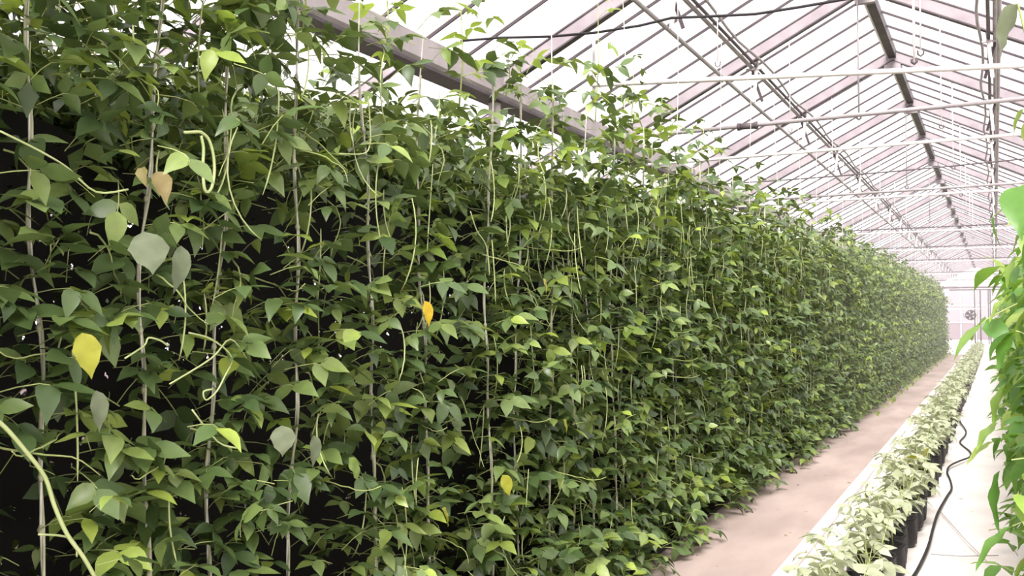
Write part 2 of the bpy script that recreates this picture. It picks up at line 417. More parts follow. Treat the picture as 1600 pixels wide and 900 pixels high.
# rods and cords that hang from the rafters
def rod(x, y, z0, z1, r, m, label, group, name):
    b = MB(); b.tube([(0,0,z1-z0),(0,0,.03)], r, 6); o = b.build(name, m, None, True, (x, y, z0))
    b = MB(); b.tube([(.02,0,.03),(.018,0,.0),(0,0,-.015),(-.018,0,0),(-.02,0,.03)], r*1.1, 5); b.build('hook', M['dark'], o, True)
    tag(o, label, 'rod', group); return o
def roofz(x): return ZR - SL*abs(x-XR) - TH
for i, y in enumerate(RAFT):
    if y < 6 or y > 27: continue
    near = y < 11
    if i % 2 == 1: rod(XR-.07, y-.05, H+2.06, roofz(XR-.07)+.02, .010, M['grey_pipe'], 'grey rod hanging below the ridge, nearest of them' if near else 'grey rod hanging below the ridge further back', None if near else 'ridge rods', 'ridge_rod')
    rod(-1.93, y, H+2.0, roofz(-1.93)+.02, .0045, M['white_pipe'], 'thin white cord hanging from a left rafter', 'left rafter cords', 'hanging_cord')
    rod(-.45, y, H+1.9, roofz(-.45)+.02, .0065, M['white_pipe'], 'thin white cord hanging from a right rafter', 'right rafter cords', 'hanging_cord')
rod(-.61, 9.2, H+2.28, roofz(-.61)+TH-.01, .012, M['white_pipe'], 'white rod hanging just right of the ridge, nearest to the camera', None, 'white_rod')
ENDROD = rod(-3.09, 7.72, H+1.92, roofz(-3.09)+TH-.01, .014, M['white_pipe'], 'upright white rod at the end of the nearest white pipe', None, 'white_rod')

# ---------------------------------------------------------------- far frame and fan
YF = 59.0
fr = tag(empty('pipe_portal', (-1.6, YF, 0)), 'dark pipe portal standing across the far end of the path', 'portal')
def fpost(x, r, m, z1, nm='post'):
    b = MB(); b.tube([(x+1.6,0,0),(x+1.6,0,z1)], r, 8); b.build(nm, m, fr, True)
fpost(-2.82, .045, M['white_pipe'], 3.1); fpost(-2.70, .03, M['grey_pipe'], 2.9)
fpost(-1.02, .035, M['dark'], 3.02); fpost(-.90, .02, M['grey_pipe'], 3.02); fpost(-.74, .04, M['dark'], 3.02); fpost(-.34, .03, M['dark'], 3.0); fpost(-.24, .035, M['dark'], 3.0)
for z, xa, xb, r, m in ((3.16,-2.7,.6,.04,M['dark']), (3.03,-2.3,.6,.03,M['dark']), (1.97,-2.95,-.74,.04,M['white_pipe']), (2.06,-2.95,-.74,.02,M['grey_pipe']), (2.3,-1.02,-.74,.02,M['grey_pipe']), (1.0,-1.02,-.74,.02,M['grey_pipe'])):
    b = MB(); b.tube([(xa+1.6,0,z),(xb+1.6,0,z)], r, 8); b.build('rail', m, fr, True)
fan = tag(empty('fan', (-1.22, YF-.3, 1.62)), 'small black circulation fan at the far end of the path', 'fan')
b = MB(); ring = [(.26*math.cos(t*math.pi/10), 0, .26*math.sin(t*math.pi/10)) for t in range(21)]
b.tube(ring, .03, 6, cap=False); b.build('ring', M['black'], fan, True)
b = MB(); b.tube([(0,-.06,0),(0,.1,0)], .075, 10); motor = b.build('motor', M['black'], fan, True)
for i in range(5):
    t = 2*math.pi*i/5; c, s_ = math.cos(t), math.sin(t)
    b = MB(); u = Vector((c,0,s_)); w = Vector((-s_,0,c))
    v = [u*.05-w*.03+Vector((0,-.02,0)), u*.05+w*.03+Vector((0,.02,0)), u*.24+w*.13+Vector((0,.03,0)), u*.24-w*.10+Vector((0,-.03,0))]
    v += [q+Vector((0,.012,0)) for q in v]
    b._add(v, [(0,1,2,3),(7,6,5,4),(0,4,5,1),(1,5,6,2),(2,6,7,3),(3,7,4,0)]); b.build('blade', M['black'], motor)
b = MB(); b.tube([(0,.08,0),(.2,.3,.02)], .02, 6); b.tube([(-.2,0,-.17),(-.34,.05,-.1),(-.36,.1,.1)], .015, 5); b.build('bracket', M['black'], fan, True)

# ---------------------------------------------------------------- leaves
def leaflet(L, W, droop, fold, rows=4, twist=0.0, asym=0.0):
    """one pointed oval blade along +y from the origin; returns V, T"""
    if rows <= 2:
        ts = [0, .35, 1.0]; prof = {0:0, .35:1.0, 1.0:0}
    else:
        ts = [0] + [(.5*(i/rows)+.5*(i/rows)**1.35) for i in range(1, rows)] + [1.0]
        prof = {}
        for t in ts:
            w_ = (1-(1-t/.36)**2)**.62 if t < .36 else math.cos(math.pi/2*(t-.36)/.64)**1.5
            prof[t] = 0 if t in (0, 1.0) else w_
    V = []; idx = []
    y = z = 0.0; prev = 0
    for t in ts:
        ds = (t-prev)*L; ang = droop*(.35+1.1*t); y += ds*math.cos(ang); z -= ds*math.sin(ang); prev = t
        w = prof[t]*W/2
        if w == 0: V.append((0,y,z)); idx.append((len(V)-1,)*3)
        else:
            tw = twist*t
            lift = w*math.tan(fold)
            V += [(-w*(1+asym), y+.02*L, z+lift-w*tw), (0,y,z), (w*(1-asym), y+.02*L, z+lift+w*tw)]
            k = len(V); idx.append((k-3,k-2,k-1))
    T = []
    for a, b in zip(idx[:-1], idx[1:]):
        if a[0] == a[2]: T += [(a[1],b[1],b[0]),(a[1],b[2],b[1])]
        elif b[0] == b[2]: T += [(a[0],a[1],b[1]),(a[1],a[2],b[1])]
        else: T += [(a[0],a[1],b[1]),(a[0],b[1],b[0]),(a[1],a[2],b[2]),(a[1],b[2],b[1])]
    return np.array(V), np.array(T)
def rotz(V, a):
    c, s = math.cos(a), math.sin(a); R = np.array([[c,-s,0],[s,c,0],[0,0,1]]); return V@R.T
def rotx(V, a):
    c, s = math.cos(a), math.sin(a); R = np.array([[1,0,0],[0,c,-s],[0,s,c]]); return V@R.T
def strip(pts, r):
    b = MB(); b.tube(pts, r, 3, cap=False)
    T = []
    for f in b.f: T += [(f[0],f[1],f[2]),(f[0],f[2],f[3])]
    return np.array([tuple(v) for v in b.v]), np.array(T)
def trifoliate(rng, rows=4, L=.095, pet=.09, petr=.0017):
    """bean leaf: petiole from the origin, three drooping leaflets; V, T, material index"""
    Vs, Ts, Ms = [], [], []; o = 0
    def add(V, T, m):
        nonlocal o
        Vs.append(V); Ts.append(T+o); Ms.append(np.full(len(T), m)); o += len(V)
    up = rng.uniform(.1,.5); e = np.array([0, pet*math.cos(up), pet*math.sin(up)])
    if petr: add(*strip([(0,0,0), (0,e[1]*.55,e[2]*.65), tuple(e)], petr), 1)
    dr = rng.uniform(.05,.6)
    tip = rng.uniform(.12,.22)*L
    V, T = leaflet(L, L*rng.uniform(.48,.64), dr, rng.uniform(.05,.4), rows, rng.uniform(-.4,.4))
    c = e + np.array([0, tip*math.cos(dr*.5), -tip*math.sin(dr*.5)])
    add(V+c, T, 0)
    if petr: add(*strip([tuple(e), tuple(c)], petr*.8), 1)
    for s in (-1, 1):
        V, T = leaflet(L*rng.uniform(.82,.98), L*rng.uniform(.44,.58), rng.uniform(.05,.75), rng.uniform(0,.35), rows, rng.uniform(-.4,.4), s*.22)
        V = rotx(V, rng.uniform(-.3,.15)); V = rotz(V, -s*rng.uniform(1.0,1.5))
        add(V+e, T, 0)
    return np.concatenate(Vs), np.concatenate(Ts), np.concatenate(Ms)
def single_leaf(rng, L=.15, Wr=.5, pet=.05):
    V, T = leaflet(L, L*Wr, rng.uniform(.35,.9), rng.uniform(.15,.45), 7, rng.uniform(-.3,.3), rng.uniform(-.1,.1))
    up = rng.uniform(.0,.4); e = np.array([0, pet*math.cos(up), pet*math.sin(up)])
    P, Q = strip([(0,0,0), tuple(e*.55+np.array([0,0,.004])), tuple(e)], .0024)
    return np.concatenate([V+e, P]), np.concatenate([T, Q+len(V)]), np.concatenate([np.zeros(len(T)), np.ones(len(Q))])

def euler_mat(rz, rx, ry):
    cz, sz, cx, sx, cy, sy = math.cos(rz), math.sin(rz), math.cos(rx), math.sin(rx), math.cos(ry), math.sin(ry)
    Rz = np.array([[cz,-sz,0],[sz,cz,0],[0,0,1]]); Rx = np.array([[1,0,0],[0,cx,-sx],[0,sx,cx]]); Ry = np.array([[cy,0,sy],[0,1,0],[-sy,0,cy]])
    return Rz@Rx@Ry
def merge(tmpls, places, name, mats, lime=0.0, seed=1):
    """join leaves: places = (template index, location, rz, rx, ry, scale)"""
    Vs, Ts, Ms = [], [], []; o = 0; rg = random.Random(seed)
    for k, loc, rz, rx, ry, s in places:
        V, T, m = tmpls[k]
        if lime and rg.random() < lime*(1+.8*loc[2]/2.3): m = np.where(m == 0, 2, m)   # young lime leaves
        Vs.append(V*s@euler_mat(rz, rx, ry).T + np.array(loc)); Ts.append(T+o); Ms.append(m); o += len(V)
    return mesh_np(name, np.concatenate(Vs), np.concatenate(Ts), mats, np.concatenate(Ms))

LR = random.Random(3)
TRI = [trifoliate(LR, rows=5) for _ in range(9)]                     # full leaves
TRILO = [trifoliate(LR, rows=2, petr=.0016) for _ in range(6)]
LEAFMESH = [mesh_np('leaf', V, T, [M['leaf'], M['petiole']], m) for V, T, m in TRI]
YOUNGMESH = [mesh_np('leaf', V, T, [M['young'], M['petiole']], m) for V, T, m in TRI[:4]]
BIG = [single_leaf(LR, L=.18, Wr=.48) for _ in range(7)] + [trifoliate(LR, L=.13, pet=.10, petr=.0026) for _ in range(3)]
BIGMESH = [mesh_np('leaf', V, T, [M['bigleaf'], M['petiole']], m) for V, T, m in BIG]
SEED = [trifoliate(LR, L=.085, pet=.07, petr=.0016) for _ in range(5)]
SEEDMESH = [mesh_np('leaf', V, T, [M['seedleaf'], M['petiole']], m) for V, T, m in SEED]

# azimuth: a leaf points along local +y; rz = -90 deg turns it to +x (the aisle side)
AISLE = -math.pi/2
def hedge_places(rng, n, ntmpl, z0, z1, xs, ysd, face, pick=None):
    out = []
    for _ in range(n):
        z = z0 + (z1-z0)*rng.random()
        x = rng.gauss(0, xs); y = rng.gauss(0, ysd)
        lowx = .24*rng.random()*(1-z/.5) if z < .4 else 0
        if rng.random() < face: rz = AISLE + rng.gauss(0, .9); x = abs(x)+lowx
        else: rz = rng.uniform(-math.pi, math.pi)
        out.append((rng.randrange(ntmpl), (x, y, z), rz, rng.gauss(-.1,.42), rng.gauss(0,.42), rng.uniform(.65,1.15)))
    return out
VTOP = 2.34
FOL_FAR = []                                                 # whole plants for the distance
for i in range(8):
    r = random.Random(100+i)
    pl = hedge_places(r, 400, 6, .04, VTOP, .13, .15, .6)
    pl += hedge_places(r, 22, 6, VTOP, VTOP+.42, .08, .12, .5)
    FOL_FAR.append(merge(TRILO, pl, 'foliage', [M['leaf'], M['petiole'], M['young']], .12, i))
FOL_NEAR = []                                                # inner leaves of the near plants
for i in range(8):
    r = random.Random(200+i)
    pl = hedge_places(r, 100, 9, .04, VTOP, .11, .15, .35)
    pl += hedge_places(r, 6, 9, VTOP, VTOP+.3, .08, .12, .5)
    FOL_NEAR.append(merge(TRI, pl, 'foliage', [M['leaf'], M['petiole']]))
FOL_BACK = []
for i in range(6):
    r = random.Random(300+i)
    pl = hedge_places(r, 240, 6, .04, VTOP-.2, .15, .2, .3)
    pl += hedge_places(r, 420, 6, VTOP-.3, VTOP+.05, .28, .24, .3)      # extra top leaves, added as a canopy to darken the inside
    FOL_BACK.append(merge(TRILO, pl, 'foliage', [M['leaf'], M['petiole']]))

def twine_curve(k):
    a, b_, c = .7*k, 1.3*k+.4, 2.1*k
    def f(z): return Vector((.014*math.sin(1.9*z+a), .030*math.sin(1.5*z+b_)+.012*math.sin(4.3*z+c)+.006*math.sin(10*z+a), z))
    return f
def stem_mesh(rng, k, top, r0=.0058):
    f = twine_curve(k); pts = []; rad = []; z = 0.0
    while z < top:
        g_ = z*13+k; pts.append(f(z)+Vector((.0055*math.cos(g_), .0055*math.sin(g_), 0))); rad.append(r0*(1-.45*z/top)*rng.uniform(.8,1.2)); z += .05
    b = MB(); b.tube(pts, rad, 5)
    z = .15
    while z < top-.1:                                          # swollen nodes
        p = f(z); b.tube([p+Vector((0,0,-.012)), p, p+Vector((0,0,.012))], [.004,.0085,.004], 5); z += rng.uniform(.12,.22)
    return b.mesh('stem', M['stem'], True)
def string_mesh(k, top):
    f = twine_curve(k); b = MB(); b.tube([f(i*.1) for i in range(int(top/.1)+1)], .0030, 5); return b.mesh('support_string', M['string'], True)
SR = random.Random(9)
STEMS = [stem_mesh(SR, i, 2.4+.08*i) for i in range(5)]
STRINGS = [string_mesh(i, 2.8) for i in range(5)]
STRINGS_TALL = [string_mesh(i, H+2.37) for i in range(5)]
def pod_mesh(rng, L, hook):
    pts = []; n = 9; y = z = 0; x = 0
    for i in range(n):
        t = i/(n-1); a = hook*(t-.25)*2.2
        pts.append((x, y, z)); x += L/n*.25*math.sin(a+.8)*.4; y += L/n*math.sin(a); z -= L/n*math.cos(a)
    b = MB(); b.tube(pts, [.0016]+[.0026]*(n-2)+[.001], 5); return b.mesh('pod', M['pod'], True)
PODS = [pod_mesh(SR, SR.uniform(.15,.42), SR.uniform(-.7,.7)) for _ in range(10)]
def shoot_mesh(rng, L):
    pts = [Vector((0,0,0))]; d = Vector((rng.uniform(.3,1), rng.uniform(-1,1), rng.uniform(-.6,.5))).normalized()
    for i in range(9):
        d = (d + Vector((rng.uniform(-.3,.2), rng.uniform(-.35,.35), rng.uniform(-.45,.2)))).normalized(); pts.append(pts[-1]+d*L/9)
    b = MB(); b.tube(pts, [.003-.00018*i for i in range(10)], 5); return b.mesh('runner', M['petiole'], True)
SHOOTS = [shoot_mesh(SR, SR.uniform(.18,.4)) for _ in range(7)]

XV = -2.12
def depth_y(px): return (F_PX*abs(XV)/(.893*(1555.6-px)) - .4507*abs(XV))/.893
front = [depth_y(px) for px in (-260, 35, 200, 303, 412, 532, 632, 742)]
while front[-1] < BED_END-.3: front.append(front[-1] + RNG.uniform(.26,.34))
NEARLAB = {
 1: 'vine with a thick pale twisted stem at the left edge of the photo',
 2: 'vine with a knobbly pale stem and yellow leaf, second string from the left edge',
 3: 'vine carrying a looped pale pod near its top, third string from the left edge',
 4: 'vine on the fourth string from the left edge of the photo',
 5: 'vine on the fifth string from the left edge, thin straight stem',
 6: 'vine on the sixth string, straight pale stem beside the orange yellow leaf',
 7: 'vine on the seventh string from the left edge, with a doubled pale stem'}
VINES = []
front0 = list(front)
nleaf = 0
for i, y in enumerate(front):
    near = y < 14.5
    v = empty('climbing_bean_vine', (XV + RNG.uniform(-.03,.03), y, .02))
    VINES.append(v)
    if i in NEARLAB: tag(v, NEARLAB[i], 'vine', 'bean vines in the front row')
    elif near: tag(v, 'leafy bean vine in the nearer half of the green wall, past the seventh string', 'vine', 'bean vines in the middle of the front row')
    else: tag(v, 'leafy bean vine in the far half of the green wall', 'vine', 'bean vines in the far front row')
    tall = (i % 4 == 1)
    put('support_string', (STRINGS_TALL if tall else STRINGS)[i % 5], v, (.11,0,0))
    put('stem', STEMS[i % 5], v, (.11,0,0))
    sc = RNG.uniform(.96,1.04)
    if near:
        f = put('foliage', FOL_NEAR[i % 8], v, rot=(0,0,RNG.uniform(-.3,.3)), scale=(1,1,sc)); f['kind'] = 'stuff'
        n = 125 if y < 4.5 else (135 if y < 8 else 110)
        if y >= 4.5:
            pass
        for k in range(n):
            z = RNG.uniform(.04, VTOP)
            if RNG.random() < .075: z = VTOP + .55*RNG.random()**1.6
            yg = RNG.gauss(0,.13)
            if k % 9 == 0: z = RNG.uniform(.03,.35)
            dx = RNG.uniform(0,.13) + (.28*RNG.random()*(1-z/.5) if z < .42 else 0)
            young = RNG.random() < (.05 + (.14 if z > VTOP-.4 else 0) + (.06 if y > 3 else 0))
            me = RNG.choice(YOUNGMESH if young else LEAFMESH)
            put('leaf', me, v, (dx, yg, z), (RNG.gauss(-.05,.38), RNG.gauss(0,.36), AISLE+RNG.gauss(0,.9)), RNG.uniform(.7,1.2)); nleaf += 1
        for k in range(34 if y < 2.45 else 0):                  # the tops nearest the camera grow high
            put('leaf', RNG.choice(YOUNGMESH if k % 4 == 0 else LEAFMESH), v, (RNG.uniform(-.2,.12), RNG.gauss(0,.13), VTOP+RNG.uniform(-.05,.5)), (RNG.gauss(-.05,.38), RNG.gauss(0,.36), AISLE+RNG.gauss(0,1.1)), RNG.uniform(.8,1.25))
        for k in range(5 if y < 2.6 else 12):
            zz = RNG.uniform(.3, VTOP+.1) if k % 3 else RNG.uniform(1.5, VTOP+.1)
            put('pod', RNG.choice(PODS), v, (RNG.uniform(.10,.24), RNG.gauss(0,.1), zz), (0,0,RNG.uniform(0,6)))
        for k in range(11):
            put('runner', RNG.choice(SHOOTS), v, (RNG.uniform(.02,.15), RNG.gauss(0,.1), RNG.uniform(.1,VTOP)), (0,0,RNG.gauss(0,.5)))
    else:
        f = put('foliage', FOL_FAR[i % 8], v, rot=(0,0,RNG.uniform(-.3,.3)), scale=(1,1,sc)); f['kind'] = 'stuff'
        for k in range(8):
            put('pod', RNG.choice(PODS), v, (RNG.uniform(.14,.25), RNG.gauss(0,.1), RNG.uniform(.5, VTOP)), (0,0,RNG.uniform(0,6)))
for y in np.arange(-3.4, 1.0, .42):                          # the front row goes on behind the camera
    v = tag(empty('climbing_bean_vine', (XV, float(y), .02)), 'leafy bean vine of the front row outside the left edge of the photo', 'vine', 'front row vines outside the photo')
    put('stem', STEMS[0], v); f = put('foliage', FOL_FAR[int(y*10) % 8], v); f['kind'] = 'stuff'
# dark holed sheet, added to stand in for deep shade behind the front row
M['shadeback'] = mat('dark_shade_backdrop', .9, .1, 0, (.012,.012,.011)); nt = M['shadeback'].node_tree
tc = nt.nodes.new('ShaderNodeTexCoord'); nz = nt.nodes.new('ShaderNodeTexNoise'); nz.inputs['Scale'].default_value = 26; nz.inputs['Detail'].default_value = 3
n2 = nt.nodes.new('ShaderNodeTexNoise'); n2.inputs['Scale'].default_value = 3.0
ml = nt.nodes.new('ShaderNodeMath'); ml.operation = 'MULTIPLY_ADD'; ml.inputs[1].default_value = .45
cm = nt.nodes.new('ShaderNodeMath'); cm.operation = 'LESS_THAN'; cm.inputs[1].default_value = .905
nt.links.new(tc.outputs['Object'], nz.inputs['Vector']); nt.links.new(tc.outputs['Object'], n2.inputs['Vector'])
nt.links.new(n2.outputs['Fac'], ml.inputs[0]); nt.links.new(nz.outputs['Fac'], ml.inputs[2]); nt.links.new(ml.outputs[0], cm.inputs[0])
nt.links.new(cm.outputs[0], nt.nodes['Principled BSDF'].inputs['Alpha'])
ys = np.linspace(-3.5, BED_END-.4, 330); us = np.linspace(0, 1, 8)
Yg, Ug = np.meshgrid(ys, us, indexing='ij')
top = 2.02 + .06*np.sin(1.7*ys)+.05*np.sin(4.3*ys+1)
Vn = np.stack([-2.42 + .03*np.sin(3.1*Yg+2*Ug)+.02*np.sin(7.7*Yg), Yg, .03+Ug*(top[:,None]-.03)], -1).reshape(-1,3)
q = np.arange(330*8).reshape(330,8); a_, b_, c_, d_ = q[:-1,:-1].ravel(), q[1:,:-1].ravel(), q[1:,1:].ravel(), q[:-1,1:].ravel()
tag(put('shade_backdrop', mesh_np('shade_backdrop', Vn, np.concatenate([np.stack([a_,b_,c_],1), np.stack([a_,c_,d_],1)]), [M['shadeback']])), 'added dark holed sheet standing in for the shade behind the front vines', 'shade_backdrop')
# rows behind
for row, (x, step, lab) in enumerate(((-2.85, .42, 'leafy vine in the second row, just behind the front vines'), (-3.45, .5, 'leafy vine in the third row, deep behind the green wall'))):
    y = -3.5; i = 0
    while y < BED_END-.3:
        v = tag(empty('climbing_bean_vine', (x+RNG.uniform(-.06,.06), y, .02)), lab, 'vine', 'bean vines in row %s' % ('two', 'three', 'four')[row])
        put('stem', STEMS[i % 5], v)
        f = put('foliage', FOL_BACK[i % 6], v, rot=(0,0,RNG.uniform(-.5,.5) + (math.pi if i % 2 else 0)), scale=(1,1,RNG.uniform(.96,1.03))); f['kind'] = 'stuff'
        y += step*RNG.uniform(.85,1.15); i += 1

# ---------------------------------------------------------------- single noticeable leaves on the near vines
def blade(name, L, W, droop, fold, m, twist=.2):
    V, T = leaflet(L, W, droop, fold, 10, twist, .08)
    e = np.abs(V[:,0]) > .004                                  # a slightly waved margin
    V[e,2] += .05*W*np.sin(V[e,1]/L*15+np.sign(V[e,0])); V[e,0] *= 1+.06*np.sin(V[e,1]/L*21)
    return mesh_np(name, V, T, [m])
def hang(i, px, py, x, me, rx, ry, rz, s=1.0, label=None, name='leaf'):
    v = VINES[i]; p = at_x(px, py, x) - v.location
    o = put(name, me, v, p, (rx, ry, rz), s)
    if label: o['label'] = label
    return o
hang(2, 128, 520, -1.86, blade('leaf', .11, .06, .25, .35, M['yellow']), -1.35, .2, AISLE-.6, 1, 'yellowed hanging leaf')
hang(2, 150, 610, -1.87, blade('leaf', .10, .042, .2, .5, M['greyleaf']), -1.45, .1, AISLE-.4, 1, 'folded pale hanging leaf')
hang(2, 225, 362, -1.86, blade('leaf', .115, .095, .15, -.15, M['greyleaf']), -1.1, .15, AISLE-.6, 1, 'broad dull leaf turned to the aisle')
hang(3, 283, 384, -1.87, blade('leaf', .13, .055, .2, .35, M['greyleaf']), -1.3, -.2, AISLE-.3, 1, 'pale drooping leaf')
hang(2, 245, 268, -1.88, blade('leaf', .085, .05, .3, .5, M['tan']), -1.25, .3, AISLE-.6, 1, 'dried tan leaf')
hang(2, 222, 262, -1.88, blade('leaf', .055, .03, .6, .6, M['tan']), -.9, .3, AISLE-1.2, 1, 'curled brown leaf tip')
hang(6, 664, 470, -1.86, blade('leaf', .10, .045, .25, .3, M['orange']), -1.4, .2, AISLE-.5, 1, 'orange yellow leaf')
hang(7, 785, 742, -1.84, blade('leaf', .10, .06, .3, .2, M['yellow']), -1.2, .3, AISLE-.5, 1, 'yellow leaf')
hang(6, 690, 795, -1.85, blade('leaf', .08, .06, .4, .3, M['yellow']), -.9, .3, AISLE+.5, 1, 'yellowing leaf')
hang(6, 545, 715, -1.82, blade('leaf', .09, .07, .3, .1, M['young']), -1.0, .2, AISLE+.2, 1, 'pale lime leaf')
hang(5, 440, 665, -1.84, blade('leaf', .09, .075, .3, .0, M['greyleaf']), -1.2, .0, AISLE-.6, 1)
hang(5, 490, 680, -1.84, blade('leaf', .10, .045, .3, .3, M['greyleaf']), -1.35, .0, AISLE-.3, 1)
for (i, px, py) in ((12, 1112, 462), (10, 880, 655), (9, 848, 435)):
    hang(i, px, py, -1.84, blade('leaf', .09, .05, .4, .2, M['orange'] if px > 1000 else M['yellow']), -1.1, .3, AISLE+.2, 1)
b = MB(); b.tube(smooth([at_x(x, y, -1.86)-VINES[3].location for x, y in ((288,207),(308,206),(316,208),(326,218),(333,240),(335,268),(331,292),(324,300),(319,292),(317,262),(318,232),(314,212))]), .0042, 6)
b.build('pod', M['pod'], VINES[3], True)['label'] = 'looped pale pod'
# thick slanting shoot across the lower left corner
v = VINES[1]
pts = [at_x(x, y, -1.88)-v.location for x, y in ((-20,645),(8,668),(40,705),(70,745),(85,790),(105,835),(130,870),(150,905))]
b = MB(); b.tube(smooth(pts), .0048, 6); b.build('runner', M['pod'], v, True)['label'] = 'thick pale slanting runner'
for i, pp in ((4, ((575,150),(578,190),(578,225),(568,240),(530,240))), (7, ((735,330),(745,360),(760,385),(765,430))), (3, ((265,600),(330,560),(360,530),(385,560))), (4, ((300,640),(340,690),(370,700))), (3, ((195,560),(225,540),(232,528),(250,532),(262,540))), (3, ((295,520),(330,530),(362,558),(350,590),(338,612),(322,625),(318,612),(332,608))), (2, ((0,205),(60,235),(105,262),(150,300),(200,296))), (1, ((60,835),(100,838),(118,850),(120,870)))):
    v = VINES[i]; pts = smooth([at_x(x, y, -1.9)-v.location for x, y in pp])
    b = MB(); b.tube(pts, .0025, 5); b.build('runner', M['pod'], v, True)
# tall shoots rising above the wall top
def tall_shoot(i, px, py0, py1, x, n, young=True):
    v = VINES[i]; a = at_x(px, py0, x)-v.location; c = at_x(px+4, py1, x)-v.location
    b = MB(); b.tube([a, a*.5+c*.5+Vector((.01,.01,0)), c], [.004,.0035,.002], 5); b.build('runner', M['petiole'], v, True)
    for k in range(n):
        t = k/(n-1); p = a.lerp(c, t)
        put('leaf', RNG.choice(YOUNGMESH if young or RNG.random() < .5 else LEAFMESH), v, p, (RNG.gauss(-.2,.3), RNG.gauss(0,.3), AISLE+RNG.gauss(0,1.1)), RNG.uniform(.45,.95))
tall_shoot(6, 716, 190, 8, -2.05, 9)
tall_shoot(6, 600, 80, -10, -2.1, 7, False)
tall_shoot(4, 470, 60, -30, -2.1, 6, False)
tall_shoot(8, 790, 150, 85, -2.08, 6, False)
tall_shoot(10, 930, 190, 0, -2.15, 7, False)
tall_shoot(11, 985, 200, 90, -2.1, 7, False)
tall_shoot(14, 1095, 240, 185, -2.1, 5, False)
tall_shoot(12, 1030, 215, 150, -2.1, 5, False)

# ---------------------------------------------------------------- black hose at the foot of the wall, litter on the path
b = MB(); b.tube([(PATH_L+.03+.02*math.sin(y*1.3), y, .018) for y in np.arange(1.0, 42, .5)], .016, 7)
tag(b.build('irrigation_pipe', M['black'], None, True), 'black irrigation pipe lying along the foot of the vine wall', 'pipe')
lit = [(1070,862,.10,0),(1113,843,.05,1),(1092,868,.03,2),(1280,713,.05,3),(1245,758,.04,4),(1225,738,.05,0.5),(1330,755,.05,2.2),(1230,838,.03,1),(1262,800,.025,2),(1205,772,.04,.4),(1375,640,.06,1.7),(1410,615,.06,.8)]
for px, py, L, a in lit:
    p = at_z(px, py); me = blade('fallen_leaf', L, L*.45, -.2, .35, M['tan'])
    tag(put('fallen_leaf', me, None, (p.x, p.y, .004), (0,0,a)), 'dry curled leaf lying on the concrete path', 'leaf', 'dry leaves on the path')
p = at_z(1262, 686)
b = MB(); b._add([(0,0,0),(.16,.05,.0),(.2,.4,.0),(.03,.42,0),(.02,.03,.05),(.13,.08,.07),(.16,.36,.06),(.05,.38,.04)], [(0,3,2,1),(4,5,6,7),(0,1,5,4),(1,2,6,5),(2,3,7,6),(3,0,4,7)])
tag(b.build('plastic_scrap', M['cloth'], None, True, (p.x-.12, p.y-.2, .001)), 'crumpled white plastic scrap at the foot of the vines', 'plastic scrap')

# ---------------------------------------------------------------- seedling row
def bag_mesh():
    b = MB(); b.lathe([(.095,0),(.112,.02),(.118,.10),(.112,.17),(.12,.185),(.105,.185),(.10,.16),(.02,.165)], 12); return b.mesh('grow_bag', M['black'], True)
BAG = bag_mesh()
b = MB(); b.lathe([(.100,.150),(.1,.160),(.03,.172)], 10); SOILM = b.mesh('soil', M['soil'], True)
def seed_stem(rng):
    out = []
    for k in range(4):
        a = rng.uniform(0, 6.28); r = rng.uniform(.02,.075); lean = rng.uniform(.02,.16); hgt = rng.uniform(.14,.30)
        base = Vector((r*math.cos(a), r*math.sin(a), .16)); top = base + Vector((lean*math.cos(a)-.07, lean*math.sin(a), hgt))
        out.append((base, top))
    return out
SSETS = [seed_stem(random.Random(40+i)) for i in range(6)]
SSTEM = []
for s in SSETS:
    b = MB()
    for a, c in s: b.tube([a, a.lerp(c,.5)+Vector((0,0,.02)), c], [.003,.0028,.002], 5)
    SSTEM.append(b.mesh('stems', M['petiole'], True))
SPL = []
for si, s in enumerate(SSETS):
    r = random.Random(60+si); pl = []
    for a, c in s:
        for k in range(4):
            t = r.uniform(.45, 1); p = a.lerp(c, t)
            pl.append((r.randrange(5), tuple(p), r.uniform(-3.1,3.1), r.gauss(-.1,.3), r.gauss(0,.3), r.uniform(.7,1.25)))
    SPL.append(pl)
SFOL = [merge(SEED, pl, 'foliage', [M['seedleaf'], M['petiole']]) for pl in SPL]
y = 4.3; i = 0
while y < 46:
    v = empty('bean_seedling', (-.61 + RNG.uniform(-.03,.03), y, .015))
    if i < 4: lab = ('young bean plant in a black bag, nearest in the kerb row', 'young bean plant in a black bag, second nearest in the kerb row', 'young bean plant in a black bag, third nearest in the kerb row', 'young bean plant in a black bag, fourth nearest in the kerb row')[i]
    else: lab = 'young pale green bean plant in a black bag further along the kerb row'
    tag(v, lab, 'seedling', 'young bean plants along the kerb')
    put('soil', SOILM, put('grow_bag', BAG, v))
    rz = RNG.uniform(-1,1); q = i % 6
    put('stems', SSTEM[q], v, rot=(0,0,rz))
    if y < 12:
        for k, loc, a, rx, ry, s in SPL[q]:
            p = Matrix.Rotation(rz, 3, 'Z') @ Vector(loc)
            put('leaf', SEEDMESH[k], v, p, (rx, ry, a+rz), s)
    else:
        f = put('foliage', SFOL[q], v, rot=(0,0,rz)); f['kind'] = 'stuff'
    y += RNG.uniform(.25,.30); i += 1
# yellow leaf standing out of the seedling row
p = at_z(1452, 700, .42); me = blade('leaf', .12, .075, .3, .2, M['yellow'])
# (kept as a leaf of the seedling nearest to it)
best = min([o for o in COL.objects if o.name.startswith('bean_seedling')], key=lambda o: abs(o.location.y-p.y))
put('leaf', me, best, p-best.location, (-.9,.2,1.2), 1.0)['label'] = 'bright yellow leaf'
put('leaf', me, best, at_z(1430, 712, .42)-best.location, (-.5,.2,.6), 1.0)['label'] = 'bright yellow leaf'

